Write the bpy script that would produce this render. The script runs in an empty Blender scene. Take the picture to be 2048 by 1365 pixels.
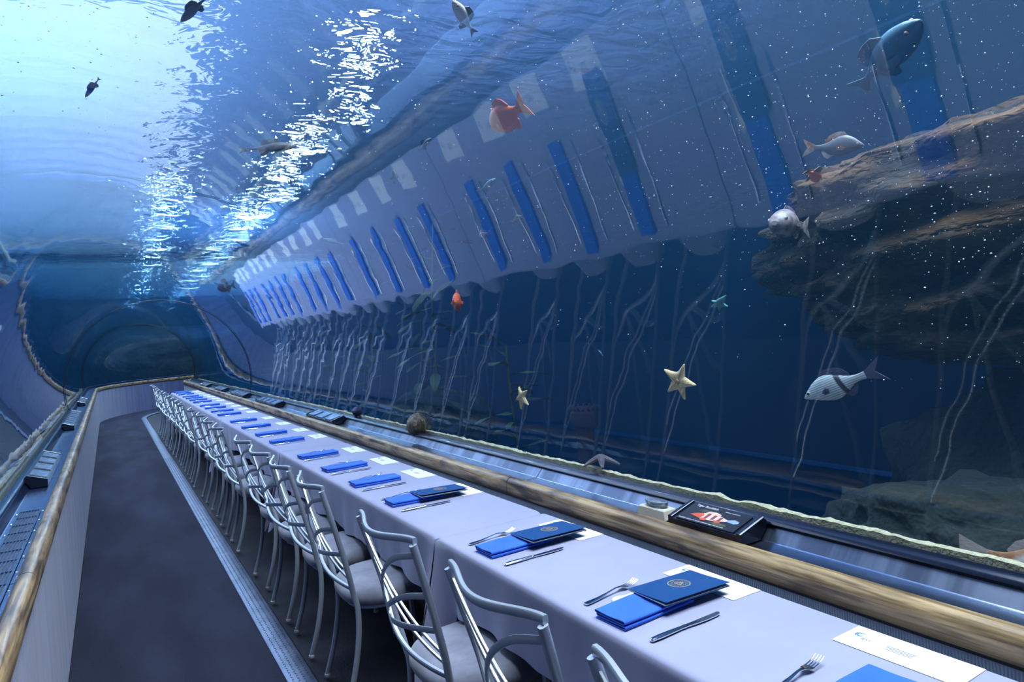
import bpy, bmesh, math, random
from mathutils import Vector, Matrix, noise
random.seed(7)
R = math.radians
scene = bpy.context.scene
COL = scene.collection

# ---------------------------------------------------------------- camera
CB = (0.85756709, -0.06724712, 0.50995736)     # world X in camera space (x right, y down, z forward)
CA = (-0.50973374, 0.02173772, 0.86005755)     # world Y (down the tunnel)
CZ = (-0.06892171, -0.99749952, -0.01563658)   # world Z (up)
EYE = Vector((0, 0, 1.52))
camd = bpy.data.cameras.new('camera')
camd.sensor_width = 36.0; camd.lens = 36.0*1365/2048; camd.clip_start = 0.02; camd.clip_end = 200
cam = bpy.data.objects.new('camera', camd); COL.objects.link(cam)
cam.matrix_world = Matrix(((CB[0], -CB[1], -CB[2], EYE.x), (CA[0], -CA[1], -CA[2], EYE.y), (CZ[0], -CZ[1], -CZ[2], EYE.z), (0, 0, 0, 1)))
scene.camera = cam

# ---------------------------------------------------------------- render look
scene.view_settings.view_transform = 'Standard'; scene.view_settings.look = 'None'
scene.view_settings.gamma = 1.0; scene.view_settings.use_curve_mapping = False
scene.view_settings.exposure = 0.0
scene.cycles.max_bounces = 6; scene.cycles.diffuse_bounces = 3; scene.cycles.glossy_bounces = 3; scene.cycles.transmission_bounces = 4; scene.cycles.caustics_refractive = False; scene.cycles.caustics_reflective = False; scene.cycles.use_adaptive_sampling = True; scene.cycles.adaptive_threshold = .06; scene.cycles.adaptive_min_samples = 16; scene.cycles.transparent_max_bounces = 24; scene.cycles.volume_bounces = 0
scene.cycles.use_denoising = True
scene.cycles.sample_clamp_indirect = 6.0

# ---------------------------------------------------------------- world and large lights
world = bpy.data.worlds.new('world'); scene.world = world; world.use_nodes = True
world.node_tree.nodes['Background'].inputs[0].default_value = (0.10, 0.22, 0.55, 1)
world.node_tree.nodes['Background'].inputs[1].default_value = 0.25

WATER_Z = 3.05
def area_light(loc, sx, sy, power, color, aim=None):
    l = bpy.data.lights.new('overhead_light', 'AREA'); l.shape = 'RECTANGLE'; l.size = sx; l.size_y = sy; l.energy = power; l.color = color
    o = bpy.data.objects.new('overhead_light', l); COL.objects.link(o); o.location = loc
    if aim: o.rotation_euler = (Vector(aim)-Vector(loc)).to_track_quat('-Z', 'Y').to_euler()
    return o
# unseen uplights added for a soft glow on the roof, broad downlights over the water, two rows of small lamps along the tunnel
area_light((-1.2, 9.5, 3.5), 4.0, 6.0, 520, (.78, .90, 1.0), (-1.2, 9.55, 6))
area_light((2.4, 4.2, 3.6), 1.2, 1.2, 110, (.70, .76, 1.0), (2.4, 4.2, 6))
area_light((3.5, 23.0, 3.6), 3.0, 6.0, 420, (.62, .80, 1.0), (3.5, 23.1, 6))
area_light((1.9, .9, 5.0), 3.0, 2.6, 840, (1.0, .90, .88))
area_light((-2.2, 9.5, 5.1), 6.0, 9.0, 640, (1.0, .90, 1.0))
area_light((1.5, 19.0, 5.1), 6.0, 8.0, 600, (.72, .80, 1.0))
for yy in range(5, 30): area_light((1.92+.12*math.sin(yy*2.3), yy, 4.75), .20, .20, 24, (.85, .90, 1.0))
for yy in range(9, 30): area_light((.84+.05*math.sin(yy*1.9), yy, 4.75), .14, .14, 24, (.85, .92, 1.0))

# ---------------------------------------------------------------- helpers
def ray(px, py):
    d = ((px-1024), (py-682.5), 1365.0)
    return Vector((sum(d[i]*CB[i] for i in range(3)), sum(d[i]*CA[i] for i in range(3)), sum(d[i]*CZ[i] for i in range(3)))).normalized()
TCX, TCZ, TR = 0.66, 1.11, 1.185                # tunnel axis and inner radius
def glass(px, py, extra=0.0, rad=TR):
    """point where the sight line leaves the straight tunnel, plus a distance into the water"""
    d = ray(px, py); ox, oz = EYE.x-TCX, EYE.z-TCZ
    A = d.x*d.x+d.z*d.z; B = ox*d.x+oz*d.z; C = ox*ox+oz*oz-rad*rad
    t = (-B+math.sqrt(B*B-A*C))/A
    return EYE+d*(t+extra)
def at(px, py, dist):
    return EYE+ray(px, py)*dist

class MB:
    def __init__(s): s.v = []; s.f = []
    def add(s, vs, fs):
        n = len(s.v); s.v += [tuple(v) for v in vs]; s.f += [tuple(i+n for i in f) for f in fs]; return s
    def box(s, c, d):
        x, y, z = c; a, b, h = d[0]/2, d[1]/2, d[2]/2
        vs = [(x+i*a, y+j*b, z+k*h) for i in (-1, 1) for j in (-1, 1) for k in (-1, 1)]
        return s.add(vs, [(0, 1, 3, 2), (4, 6, 7, 5), (0, 4, 5, 1), (2, 3, 7, 6), (0, 2, 6, 4), (1, 5, 7, 3)])
    def rings(s, rings, closed=True, caps=True):
        n = len(rings[0]); vs = [p for r in rings for p in r]; fs = []
        for i in range(len(rings)-1):
            for j in range(n if closed else n-1):
                a, b = i*n+j, i*n+(j+1) % n
                fs.append((a, b, b+n, a+n))
        if caps and closed:
            fs.append(tuple(range(n-1, -1, -1))); fs.append(tuple((len(rings)-1)*n+j for j in range(n)))
        return s.add(vs, fs)
    def tube(s, pts, w, h=None, up=(0, 0, 1), seg=8, sq=1.0, taper=None):
        """sweep an oval (sq=1) or squarish (sq<1) bar of half sizes w (sideways) and h (along up)"""
        h = h or w; pts = [Vector(p) for p in pts]; rings = []
        for i, p in enumerate(pts):
            t = (pts[min(i+1, len(pts)-1)]-pts[max(i-1, 0)]).normalized()
            u = Vector(up[i] if isinstance(up[0], (tuple, Vector)) else up)
            side = t.cross(u)
            if side.length < 1e-4: side = t.cross(Vector((1, 0, 0)))
            side.normalize(); u2 = side.cross(t).normalized(); k = taper[i] if taper else 1.0
            r = []
            for j in range(seg):
                a = 2*math.pi*(j+.5)/seg; ca, sa = math.cos(a), math.sin(a)
                ca = math.copysign(abs(ca)**sq, ca); sa = math.copysign(abs(sa)**sq, sa)
                r.append(p+side*(ca*w*k)+u2*(sa*h*k))
            rings.append(r)
        return s.rings(rings)
    def lathe(s, prof, c=(0, 0, 0), seg=16):
        rings = [[(c[0]+r*math.cos(2*math.pi*j/seg), c[1]+r*math.sin(2*math.pi*j/seg), c[2]+z) for j in range(seg)] for r, z in prof]
        return s.rings(rings)
    def prism(s, poly, z0, z1):
        n = len(poly); vs = [(x, y, z0) for x, y in poly]+[(x, y, z1) for x, y in poly]
        return s.add(vs, [tuple(range(n-1, -1, -1)), tuple(range(n, 2*n))]+[(i, (i+1) % n, (i+1) % n+n, i+n) for i in range(n)])
    def mesh(s, name, mat, smooth=True, fix=True):
        me = bpy.data.meshes.new(name); me.from_pydata(s.v, [], s.f); me.validate()
        if fix:
            bm = bmesh.new(); bm.from_mesh(me); bmesh.ops.recalc_face_normals(bm, faces=bm.faces); bm.to_mesh(me); bm.free()
        if mat: me.materials.append(mat)
        if smooth:
            me.polygons.foreach_set('use_smooth', [True]*len(me.polygons))
            me.set_sharp_from_angle(angle=R(38))
        return me
    def build(s, name, mat, parent=None, smooth=True, fix=True):
        return put(name, s.mesh(name, mat, smooth, fix), parent)
def put(name, me, parent=None):
    o = bpy.data.objects.new(name, me); COL.objects.link(o)
    if parent: o.parent = parent
    return o
def tag(o, label=None, cat=None, group=None, kind=None):
    if label: o['label'] = label
    if cat: o['category'] = cat
    if group: o['group'] = group
    if kind: o['kind'] = kind
    return o
def thing(name, loc, label, cat, group=None, rz=0.0):
    o = bpy.data.objects.new(name, None); COL.objects.link(o); o.location = loc; o.rotation_euler = (0, 0, rz)
    o.empty_display_size = 0.1
    return tag(o, label, cat, group)
def copy_tree(o, parent=None):
    c = o.copy(); COL.objects.link(c); c.parent = parent
    for ch in list(o.children): copy_tree(ch, c)
    return c
def struct(o, label): return tag(o, label, kind='structure')

# ---------------------------------------------------------------- materials
MATS = {}
def nodes(name):
    m = bpy.data.materials.new(name); m.use_nodes = True; nt = m.node_tree; MATS[name] = m
    return m, nt, nt.nodes['Principled BSDF'], nt.nodes['Material Output']
def N(nt, t, **kw):
    n = nt.nodes.new(t)
    for k, v in kw.items():
        if k in n.inputs: n.inputs[k].default_value = v
        else: setattr(n, k, v)
    return n
def pbr(name, col, rough=.5, metal=0.0, col2=None, scale=8.0, stretch=(1, 1, 1), bump=0.0, bscale=None, detail=4.0, coat=0.0, spec=.5, sheen=0.0, lo=.35, hi=.65, bdist=.01):
    m, nt, b, out = nodes(name)
    b.inputs['Base Color'].default_value = (*col, 1); b.inputs['Roughness'].default_value = rough; b.inputs['Metallic'].default_value = metal
    b.inputs['Coat Weight'].default_value = coat; b.inputs['Specular IOR Level'].default_value = spec; b.inputs['Sheen Weight'].default_value = sheen
    if col2 or bump:
        tc = N(nt, 'ShaderNodeTexCoord'); mp = N(nt, 'ShaderNodeMapping'); mp.inputs['Scale'].default_value = stretch
        nt.links.new(tc.outputs['Object'], mp.inputs['Vector'])
    if col2:
        nz = N(nt, 'ShaderNodeTexNoise', Scale=scale, Detail=detail); nt.links.new(mp.outputs[0], nz.inputs['Vector'])
        cr = N(nt, 'ShaderNodeValToRGB'); cr.color_ramp.elements[0].position = lo; cr.color_ramp.elements[1].position = hi
        cr.color_ramp.elements[0].color = (*col, 1); cr.color_ramp.elements[1].color = (*col2, 1)
        nt.links.new(nz.outputs['Fac'], cr.inputs['Fac']); nt.links.new(cr.outputs[0], b.inputs['Base Color'])
    if bump:
        nb = N(nt, 'ShaderNodeTexNoise', Scale=bscale or scale*6, Detail=3.0); nt.links.new(mp.outputs[0], nb.inputs['Vector'])
        bp = N(nt, 'ShaderNodeBump', Strength=bump, Distance=bdist); nt.links.new(nb.outputs['Fac'], bp.inputs['Height']); nt.links.new(bp.outputs[0], b.inputs['Normal'])
    return m
def setvol(nt, out, dens_s, col_s, dens_a, col_a, g=0.25):
    sc = N(nt, 'ShaderNodeVolumeScatter', Density=dens_s, Anisotropy=g); sc.inputs['Color'].default_value = (*col_s, 1)
    ab = N(nt, 'ShaderNodeVolumeAbsorption', Density=dens_a); ab.inputs['Color'].default_value = (*col_a, 1)
    ad = N(nt, 'ShaderNodeAddShader'); nt.links.new(sc.outputs[0], ad.inputs[0]); nt.links.new(ab.outputs[0], ad.inputs[1]); nt.links.new(ad.outputs[0], out.inputs['Volume'])

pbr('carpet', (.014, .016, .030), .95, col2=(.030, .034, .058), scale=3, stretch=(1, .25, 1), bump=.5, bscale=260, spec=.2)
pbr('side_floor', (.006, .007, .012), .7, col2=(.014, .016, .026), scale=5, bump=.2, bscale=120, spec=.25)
pbr('tread_steel', (.10, .13, .19), .42, .8, col2=(.15, .18, .26), scale=9)
m, nt, b, out = nodes('wood')      # tan board with long grain, dark stain patches and knots
tc = N(nt, 'ShaderNodeTexCoord')
def wnoise(sc, scale, detail, dist=0.0):
    mp = N(nt, 'ShaderNodeMapping'); mp.inputs['Scale'].default_value = sc; nt.links.new(tc.outputs['Object'], mp.inputs[0])
    n = N(nt, 'ShaderNodeTexNoise', Scale=scale, Detail=detail, Distortion=dist); nt.links.new(mp.outputs[0], n.inputs['Vector']); return n
g = wnoise((14, .8, 22), 5.0, 8.0, .8); p = wnoise((5, 1.5, 9), 1.6, 5.0, 1.2)
c1 = N(nt, 'ShaderNodeValToRGB'); c1.color_ramp.elements[0].color = (.17, .105, .05, 1); c1.color_ramp.elements[1].color = (.50, .35, .17, 1); c1.color_ramp.elements[0].position = .35; c1.color_ramp.elements[1].position = .62
nt.links.new(g.outputs['Fac'], c1.inputs[0])
c2 = N(nt, 'ShaderNodeValToRGB'); c2.color_ramp.elements[0].color = (1, 1, 1, 1); c2.color_ramp.elements[1].color = (.20, .17, .15, 1); c2.color_ramp.elements[0].position = .44; c2.color_ramp.elements[1].position = .62
nt.links.new(p.outputs['Fac'], c2.inputs[0])
mu = N(nt, 'ShaderNodeMix', data_type='RGBA', blend_type='MULTIPLY'); mu.inputs[0].default_value = 1.0; nt.links.new(c1.outputs[0], mu.inputs[6]); nt.links.new(c2.outputs[0], mu.inputs[7])
nt.links.new(mu.outputs[2], b.inputs['Base Color']); b.inputs['Roughness'].default_value = .38; b.inputs['Coat Weight'].default_value = .12
pbr('black_trim', (.010, .011, .014), .4)
pbr('steel', (.42, .50, .62), .22, 1.0, col2=(.34, .42, .54), scale=2.5, stretch=(1, 7, .5), lo=.3, hi=.7)
pbr('blue_steel', (.05, .09, .20), .22, .8, col2=(.08, .13, .27), scale=3.0)
pbr('plate_steel', (.08, .105, .155), .36, .9, col2=(.17, .21, .29), scale=2.2, stretch=(.4, 6, .4), lo=.42, hi=.62)
pbr('cap', (.012, .018, .04), .22, .2, coat=.4)
pbr('cloth', (.37, .385, .56), .85, col2=(.33, .345, .51), scale=3.0, bump=.04, bscale=500, sheen=.25)
pbr('chair_metal', (.48, .54, .60), .42, .7)
pbr('glide', (.75, .77, .8), .3, .3)
pbr('seat_fabric', (.13, .14, .19), .9, col2=(.25, .27, .35), scale=7, bump=.08, bscale=60, sheen=.4, detail=5)
pbr('napkin', (.018, .13, .70), .85, col2=(.024, .16, .80), scale=10, bump=.08, bscale=300, sheen=.2)
pbr('menu_blue', (.002, .055, .20), .5)
pbr('paper', (.86, .86, .85), .7)
pbr('pink_paper', (.80, .16, .30), .7)
pbr('gold', (.62, .54, .36), .45, .4)
pbr('cutlery', (.78, .80, .84), .10, 1.0)
pbr('plastic_spoon', (.82, .80, .76), .35)
pbr('ink_blue', (.05, .25, .5), .6); pbr('ink_grey', (.20, .21, .24), .7)
pbr('screen_black', (.012, .014, .02), .22, coat=.3)
pbr('ink_white', (.85, .85, .87), .6)
pbr('rock', (.15, .070, .026), .95, col2=(.016, .011, .007), scale=1.9, stretch=(1, 1, 2.4), bump=1.0, bscale=9, detail=9, lo=.36, hi=.62, bdist=.09)
pbr('rock_grey', (.022, .025, .018), .95, col2=(.006, .008, .008), scale=2.2, bump=1.0, bscale=9, detail=8, bdist=.06)
pbr('sand', (.85, .76, .50), .95, col2=(.60, .55, .36), scale=40, bump=.6, bscale=120)
pbr('tank_paint', (.012, .05, .095), .9, col2=(.01, .035, .075), scale=1.2)
pbr('hall_roof', (.24, .35, .64), .9)

# acrylic: see-through with the mirror share of a polished sheet (Schlick by facing)
m, nt, b, out = nodes('acrylic'); nt.nodes.remove(b)
lw = N(nt, 'ShaderNodeLayerWeight', Blend=.5)
pw = N(nt, 'ShaderNodeMath', operation='POWER'); pw.inputs[1].default_value = 4.2
nt.links.new(lw.outputs['Facing'], pw.inputs[0])
mr = N(nt, 'ShaderNodeMapRange'); mr.inputs['To Min'].default_value = .05; mr.inputs['To Max'].default_value = 1.0
nt.links.new(pw.outputs[0], mr.inputs['Value'])
tr = N(nt, 'ShaderNodeBsdfTransparent'); tr.inputs[0].default_value = (.93, .97, 1, 1)
gl = N(nt, 'ShaderNodeBsdfGlossy', Roughness=.02); gl.inputs['Color'].default_value = (.92, .96, 1, 1)
tc = N(nt, 'ShaderNodeTexCoord'); mp = N(nt, 'ShaderNodeMapping'); mp.inputs['Scale'].default_value = (1, .55, 1)
nt.links.new(tc.outputs['Object'], mp.inputs[0])
nz = N(nt, 'ShaderNodeTexNoise', Scale=5.0, Detail=1.0); nt.links.new(mp.outputs[0], nz.inputs['Vector'])
bp = N(nt, 'ShaderNodeBump', Strength=.05, Distance=.02); nt.links.new(nz.outputs['Fac'], bp.inputs['Height']); nt.links.new(bp.outputs[0], gl.inputs['Normal'])
mx = N(nt, 'ShaderNodeMixShader'); nt.links.new(mr.outputs[0], mx.inputs[0]); nt.links.new(tr.outputs[0], mx.inputs[1]); nt.links.new(gl.outputs[0], mx.inputs[2])
nt.links.new(mx.outputs[0], out.inputs['Surface'])
# water body: volume only
m, nt, b, out = nodes('water'); nt.nodes.remove(b)
setvol(nt, out, .050, (.13, .52, 1.0), .38, (.20, .60, .83), .3)
# rippled water surface seen from below
m, nt, b, out = nodes('water_surface'); nt.nodes.remove(b)
tc = N(nt, 'ShaderNodeTexCoord'); mp = N(nt, 'ShaderNodeMapping'); mp.inputs['Scale'].default_value = (1.0, 1.6, 1)
nt.links.new(tc.outputs['Object'], mp.inputs[0])
nz = N(nt, 'ShaderNodeTexNoise', Scale=4.2, Detail=3.0, Distortion=.5); nt.links.new(mp.outputs[0], nz.inputs['Vector'])
bp = N(nt, 'ShaderNodeBump', Strength=1.0, Distance=.075); nt.links.new(nz.outputs['Fac'], bp.inputs['Height'])
tr = N(nt, 'ShaderNodeBsdfTransparent'); tr.inputs[0].default_value = (.9, .96, 1, 1)
rf = N(nt, 'ShaderNodeBsdfRefraction', Roughness=.0, IOR=1.33); nt.links.new(bp.outputs[0], rf.inputs['Normal'])
gl = N(nt, 'ShaderNodeBsdfGlossy', Roughness=.03); nt.links.new(bp.outputs[0], gl.inputs['Normal'])
m1 = N(nt, 'ShaderNodeMixShader', Fac=.2); nt.links.new(rf.outputs[0], m1.inputs[1]); nt.links.new(gl.outputs[0], m1.inputs[2])
m2 = N(nt, 'ShaderNodeMixShader', Fac=.36); nt.links.new(tr.outputs[0], m2.inputs[1]); nt.links.new(m1.outputs[0], m2.inputs[2])
nt.links.new(m2.outputs[0], out.inputs['Surface'])
M = MATS

# ---------------------------------------------------------------- the setting: tunnel swept along a straight run and a bend to the right
Y0, YB, BCX, BEND = -1.6, 18.7, 4.05, 105.0
def stations(y0, y1, step):
    n = max(1, round((y1-y0)/step)); return [('y', y0+(y1-y0)*i/n) for i in range(n+1)]
def bend_stations(a0=0, a1=BEND, step=3.0):
    n = max(1, round((a1-a0)/step)); return [('a', R(a0+(a1-a0)*i/n)) for i in range(n+1)]
def place(st, x, z):
    if st[0] == 'y': return (x, st[1], z)
    r = BCX-x; return (BCX-r*math.cos(st[1]), YB+r*math.sin(st[1]), z)
def sweep(prof, sts, closed=False, caps=True):
    mb = MB(); mb.rings([[place(s, x, z) for x, z in prof] for s in sts], closed=closed, caps=caps); return mb
ALL = stations(Y0, YB, .7)+bend_stations()[1:]
def mirror(prof): return [(2*TCX-x, z) for x, z in prof]

# floor
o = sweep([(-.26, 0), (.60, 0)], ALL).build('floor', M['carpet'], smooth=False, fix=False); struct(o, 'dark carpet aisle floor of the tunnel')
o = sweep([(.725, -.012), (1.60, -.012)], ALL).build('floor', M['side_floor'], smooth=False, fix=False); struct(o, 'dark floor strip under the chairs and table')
o = sweep([(.60, -.012), (.60, .004), (.61, .008), (.705, .008), (.715, .004), (.715, -.012)], ALL).build('trim_1', M['tread_steel']); struct(o, 'ribbed metal threshold strip between aisle and table side')
tp = MB()
for i in range(330):
    for j in range(4):
        x, y = .622+j*.024, 2.6+i*.026; a = .9 if (i+j) % 2 else -.9
        ca, sa = math.cos(a)*.009, math.sin(a)*.009; ex, ey = -math.sin(a)*.003, math.cos(a)*.003
        tp.add([(x-ca, y-sa, .0082), (x+ex, y+ey, .0082), (x+ca, y+sa, .0082), (x-ex, y-ey, .0082), (x, y, .0115)], [(0, 1, 4), (1, 2, 4), (2, 3, 4), (3, 0, 4)])
t = tp.build('tread_pattern', M['tread_steel'], o, smooth=False); tag(t, kind='stuff')

# low side walls (ribbed fabric), rails, ledges, caps
def fabric_mat(name, c1, c2, rib):
    m, nt, b, out = nodes(name); tc = N(nt, 'ShaderNodeTexCoord')
    wv = N(nt, 'ShaderNodeTexWave', Scale=rib, Distortion=2.0, Detail=1.0); wv.bands_direction = 'Y'; nt.links.new(tc.outputs['Object'], wv.inputs['Vector'])
    mp = N(nt, 'ShaderNodeMapping'); mp.inputs['Scale'].default_value = (1, 9, .5); nt.links.new(tc.outputs['Object'], mp.inputs[0])
    nz = N(nt, 'ShaderNodeTexNoise', Scale=1.5, Detail=6.0); nt.links.new(mp.outputs[0], nz.inputs['Vector'])
    cr = N(nt, 'ShaderNodeValToRGB'); cr.color_ramp.elements[0].color = (*c1, 1); cr.color_ramp.elements[1].color = (*c2, 1)
    cr.color_ramp.elements[0].position = .3; cr.color_ramp.elements[1].position = .7
    nt.links.new(nz.outputs['Fac'], cr.inputs[0]); nt.links.new(cr.outputs[0], b.inputs['Base Color']); b.inputs['Roughness'].default_value = .92
    bp = N(nt, 'ShaderNodeBump', Strength=.5, Distance=.004); nt.links.new(wv.outputs['Fac'], bp.inputs['Height']); nt.links.new(bp.outputs[0], b.inputs['Normal'])
    b.inputs['Sheen Weight'].default_value = .3
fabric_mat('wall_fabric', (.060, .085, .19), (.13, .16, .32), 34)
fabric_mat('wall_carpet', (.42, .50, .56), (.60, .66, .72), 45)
WALLP = [(1.585, -.02), (1.585, .746)]
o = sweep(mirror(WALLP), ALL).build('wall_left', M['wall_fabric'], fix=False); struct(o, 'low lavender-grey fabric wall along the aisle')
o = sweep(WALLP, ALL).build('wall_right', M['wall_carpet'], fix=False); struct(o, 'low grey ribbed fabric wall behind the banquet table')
BAND = [(1.60, .744), (1.577, .744), (1.577, .754), (1.60, .754)]  # shadow gap under the table-side rail drawn as solid black; trim by the aisle
RAIL = [(1.632, .753), (1.574, .753), (1.570, .765), (1.570, .795), (1.574, .811), (1.583, .822), (1.596, .827), (1.612, .826), (1.625, .818), (1.632, .803)]
LEDGE = [(1.655, .798), (1.738, .800), (1.742, .803)]
PLATE = [(1.742, .802), (1.780, .846)]
CAP = [(1.772, .840), (1.766, .850), (1.770, .859), (1.780, .865), (1.793, .868), (1.808, .868), (1.812, .862), (1.810, .835), (1.79, .832)]
segs = [(Y0, .38), (.386, 2.79), (2.796, 5.19), (5.196, 7.59), (7.596, 9.99), (9.996, 12.39), (12.396, 14.79), (14.796, 18.7)]
def run(name, prof, mat, label, closed, piece, whole=False):
    root = bpy.data.objects.new(name, None); COL.objects.link(root); struct(root, label)
    if whole:
        sweep(prof, ALL, closed).build(piece, mat, root, fix=closed); return root
    for y0, y1 in segs: sweep(prof, stations(y0, y1, 1.2), closed).build(piece, mat, root, fix=closed)
    sweep(prof, [('y', YB+.003)]+bend_stations(.2), closed).build(piece, mat, root, fix=closed)
    return root
for side in ('right', 'left'):
    fl = (lambda p: p) if side == 'right' else mirror
    where = 'beside the table' if side == 'right' else 'beside the aisle'
    ledge = LEDGE if side == 'right' else [(1.62, .798), (1.752, .800), (1.756, .803)]
    plate = PLATE if side == 'right' else [(1.756, .802), (1.786, .852)]
    k = 2 if side == 'right' else 7
    run(f'trim_{k}', fl(BAND), M['black_trim'], f'black channel under the wooden rail {where}', True, 'band', True)
    run(f'trim_{k+1}', fl(RAIL), M['wood'], f'rounded wooden hand rail {where}', True, 'rail_board')
    st = M['steel'] if side == 'right' else M['blue_steel']
    run(f'trim_{k+2}', fl(ledge), st, f'steel ledge behind the rail {where}', False, 'ledge_plate')
    run(f'trim_{k+3}', fl(plate), M['plate_steel'] if side == 'right' else st, f'sloping steel back plate {where}', False, 'back_plate')
    run(f'trim_{k+4}', fl(CAP), M['cap'], f'dark glossy cap at the foot of the acrylic {where}', True, 'cap_strip', True)

# acrylic tunnel
def arch(r, n=60, zb=.845):
    """round arch carried on a little below its centre, then straight down when it has to go lower"""
    a0 = math.asin(max(-1, min(1, (max(zb, .845)-TCZ)/r))); pts = []
    for i in range(n+1):
        a = a0+(math.pi-2*a0)*i/n; pts.append((TCX-r*math.cos(a), TCZ+r*math.sin(a)))
    if zb < .84: pts = [(pts[0][0], zb)]+pts+[(pts[-1][0], zb)]
    return pts
STA = stations(Y0, YB, .5)+bend_stations(step=2.5)[1:]
ac = sweep(arch(TR), STA).mesh('acrylic_sheet', M['acrylic'], fix=False)
o = put('window_1', ac); struct(o, 'clear curved acrylic tunnel wall and roof')
# joint rings
k = 12
for st in (('y', 10.9), ('y', 18.75)):
    prof = arch(TR-.004); mb = MB(); d = .012
    rings = [[place(('y', st[1]-d), x, z) for x, z in prof], [place(('y', st[1]+d), x, z) for x, z in prof]]
    p2 = arch(TR-.012); ring2 = [[place(('y', st[1]+d), x, z) for x, z in p2], [place(('y', st[1]-d), x, z) for x, z in p2]]
    n = len(prof); vs = rings[0]+rings[1]+ring2[0]+ring2[1]; fs = []
    for a in range(4):
        b2 = (a+1) % 4
        for j in range(n-1): fs.append((a*n+j, a*n+j+1, b2*n+j+1, b2*n+j))
    mb.add(vs, fs); o = mb.build(f'trim_{k}', M['black_trim']); struct(o, 'thin dark joint ring around the acrylic tunnel'+(' far down' if st[1] > 15 else '')); k += 1

# tank: floor, outer walls, hall roof
XL, XR, YN, YF, ZB, ZR = -8.0, 9.5, -7.0, 34.0, -.9, 5.4
def quad(name, vs, mat, label):
    o = MB().add(vs, [(0, 1, 2, 3)]).build(name, mat, smooth=False, fix=False); return struct(o, label)
quad('wall_tank_left', [(XL-.1, YN, ZB), (XL-.1, YF, ZB), (XL-.1, YF, ZR), (XL-.1, YN, ZR)], M['tank_paint'], 'dark blue tank wall beyond the left side')
quad('wall_tank_right', [(XR+.1, YN, ZB), (XR+.1, YF, ZB), (XR+.1, YF, ZR), (XR+.1, YN, ZR)], M['tank_paint'], 'dark blue tank wall beyond the right side')
quad('wall_tank_far', [(XL, YF+.1, ZB), (XR, YF+.1, ZB), (XR, YF+.1, ZR), (XL, YF+.1, ZR)], M['tank_paint'], 'dark blue tank wall at the far end')
quad('wall_tank_near', [(XL, YN-.1, ZB), (XR, YN-.1, ZB), (XR, YN-.1, ZR), (XL, YN-.1, ZR)], M['tank_paint'], 'dark blue tank wall behind the viewer')
quad('floor_tank', [(XL, YN, ZB-.05), (XR, YN, ZB-.05), (XR, YF, ZB-.05), (XL, YF, ZB-.05)], M['tank_paint'], 'dark tank bottom')
quad('ceiling', [(XL, YN, ZR), (XR, YN, ZR), (XR, YF, ZR), (XL, YF, ZR)], M['hall_roof'], 'roof of the hall above the water')
# near closing wall behind the viewer inside the tunnel
o = MB().add([(x, Y0, z) for x, z in [(TCX-1.16, -.02), (TCX+1.16, -.02)]+[(TCX+1.165*math.cos(math.pi*i/24), TCZ+1.165*math.sin(math.pi*i/24)) for i in range(25)]], [tuple(range(27))]).build('wall_near', M['wall_fabric'], smooth=False, fix=False)
struct(o, 'end wall of the tunnel behind the viewer')

# water body with a cavity for the tunnel
wb = MB(); wb.box(((XL+XR)/2, (YN+YF)/2, (ZB+WATER_Z)/2), (XR-XL, YF-YN, WATER_Z-ZB))
cav = MB(); prof = arch(TR+.040, 40, ZB+.3)
cav.rings([[place(s, x, z) for x, z in prof] for s in [('y', Y0-.2)]+stations(Y0, YB, 1.0)+bend_stations(step=5)[1:]], closed=True, caps=True)
def oriented(mb, outward):
    me = mb.mesh('tmp', None, False, True); 
    bm = bmesh.new(); bm.from_mesh(me)
    if not outward: bmesh.ops.reverse_faces(bm, faces=bm.faces)
    return bm
b1, b2 = oriented(wb, True), oriented(cav, False)
mt = bpy.data.meshes.new('tmp2'); b2.to_mesh(mt); b1.from_mesh(mt); me = bpy.data.meshes.new('water'); b1.to_mesh(me); me.materials.append(M['water'])
o = put('water', me); tag(o, 'hazy blue aquarium water around the tunnel', 'water', kind='stuff')
# rippled surface
nx, ny = 120, 220; vs = []; fs = []
for j in range(ny+1):
    for i in range(nx+1):
        x, y = XL+(XR-XL)*i/nx, YN+(YF-YN)*j/ny
        vs.append((x, y, WATER_Z+.02+.03*noise.noise((x*1.1, y*1.5, 0))+.015*noise.noise((x*3, y*3.6, 3))))
for j in range(ny):
    for i in range(nx): a = j*(nx+1)+i; fs.append((a+nx+1, a+nx+2, a+1, a))
o = MB().add(vs, fs).build('water_surface', M['water_surface'], fix=False); tag(o, 'rippled water surface overhead', 'water', kind='stuff')

# ================================================================ furniture
ORD = ['first', 'second', 'third', 'fourth', 'fifth', 'sixth', 'seventh', 'eighth', 'ninth', 'tenth', 'eleventh', 'twelfth', 'thirteenth', 'fourteenth', 'fifteenth', 'sixteenth', 'seventeenth', 'eighteenth', 'nineteenth', 'twentieth', 'twenty-first', 'twenty-second']
TT = .75
SEAMS = [-.30, 2.42, 5.17, 8.20, 10.95, 13.50, 15.10]
SET_Y = [.80, 1.40, 2.10, 3.01, 3.56, 4.11, 4.73, 5.68, 6.29, 7.00, 7.72, 8.70, 9.28, 9.90, 10.48, 11.35, 11.92, 12.50, 13.05, 13.85, 14.35, 14.82]
TX0, TX1 = 1.03, 1.525

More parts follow.
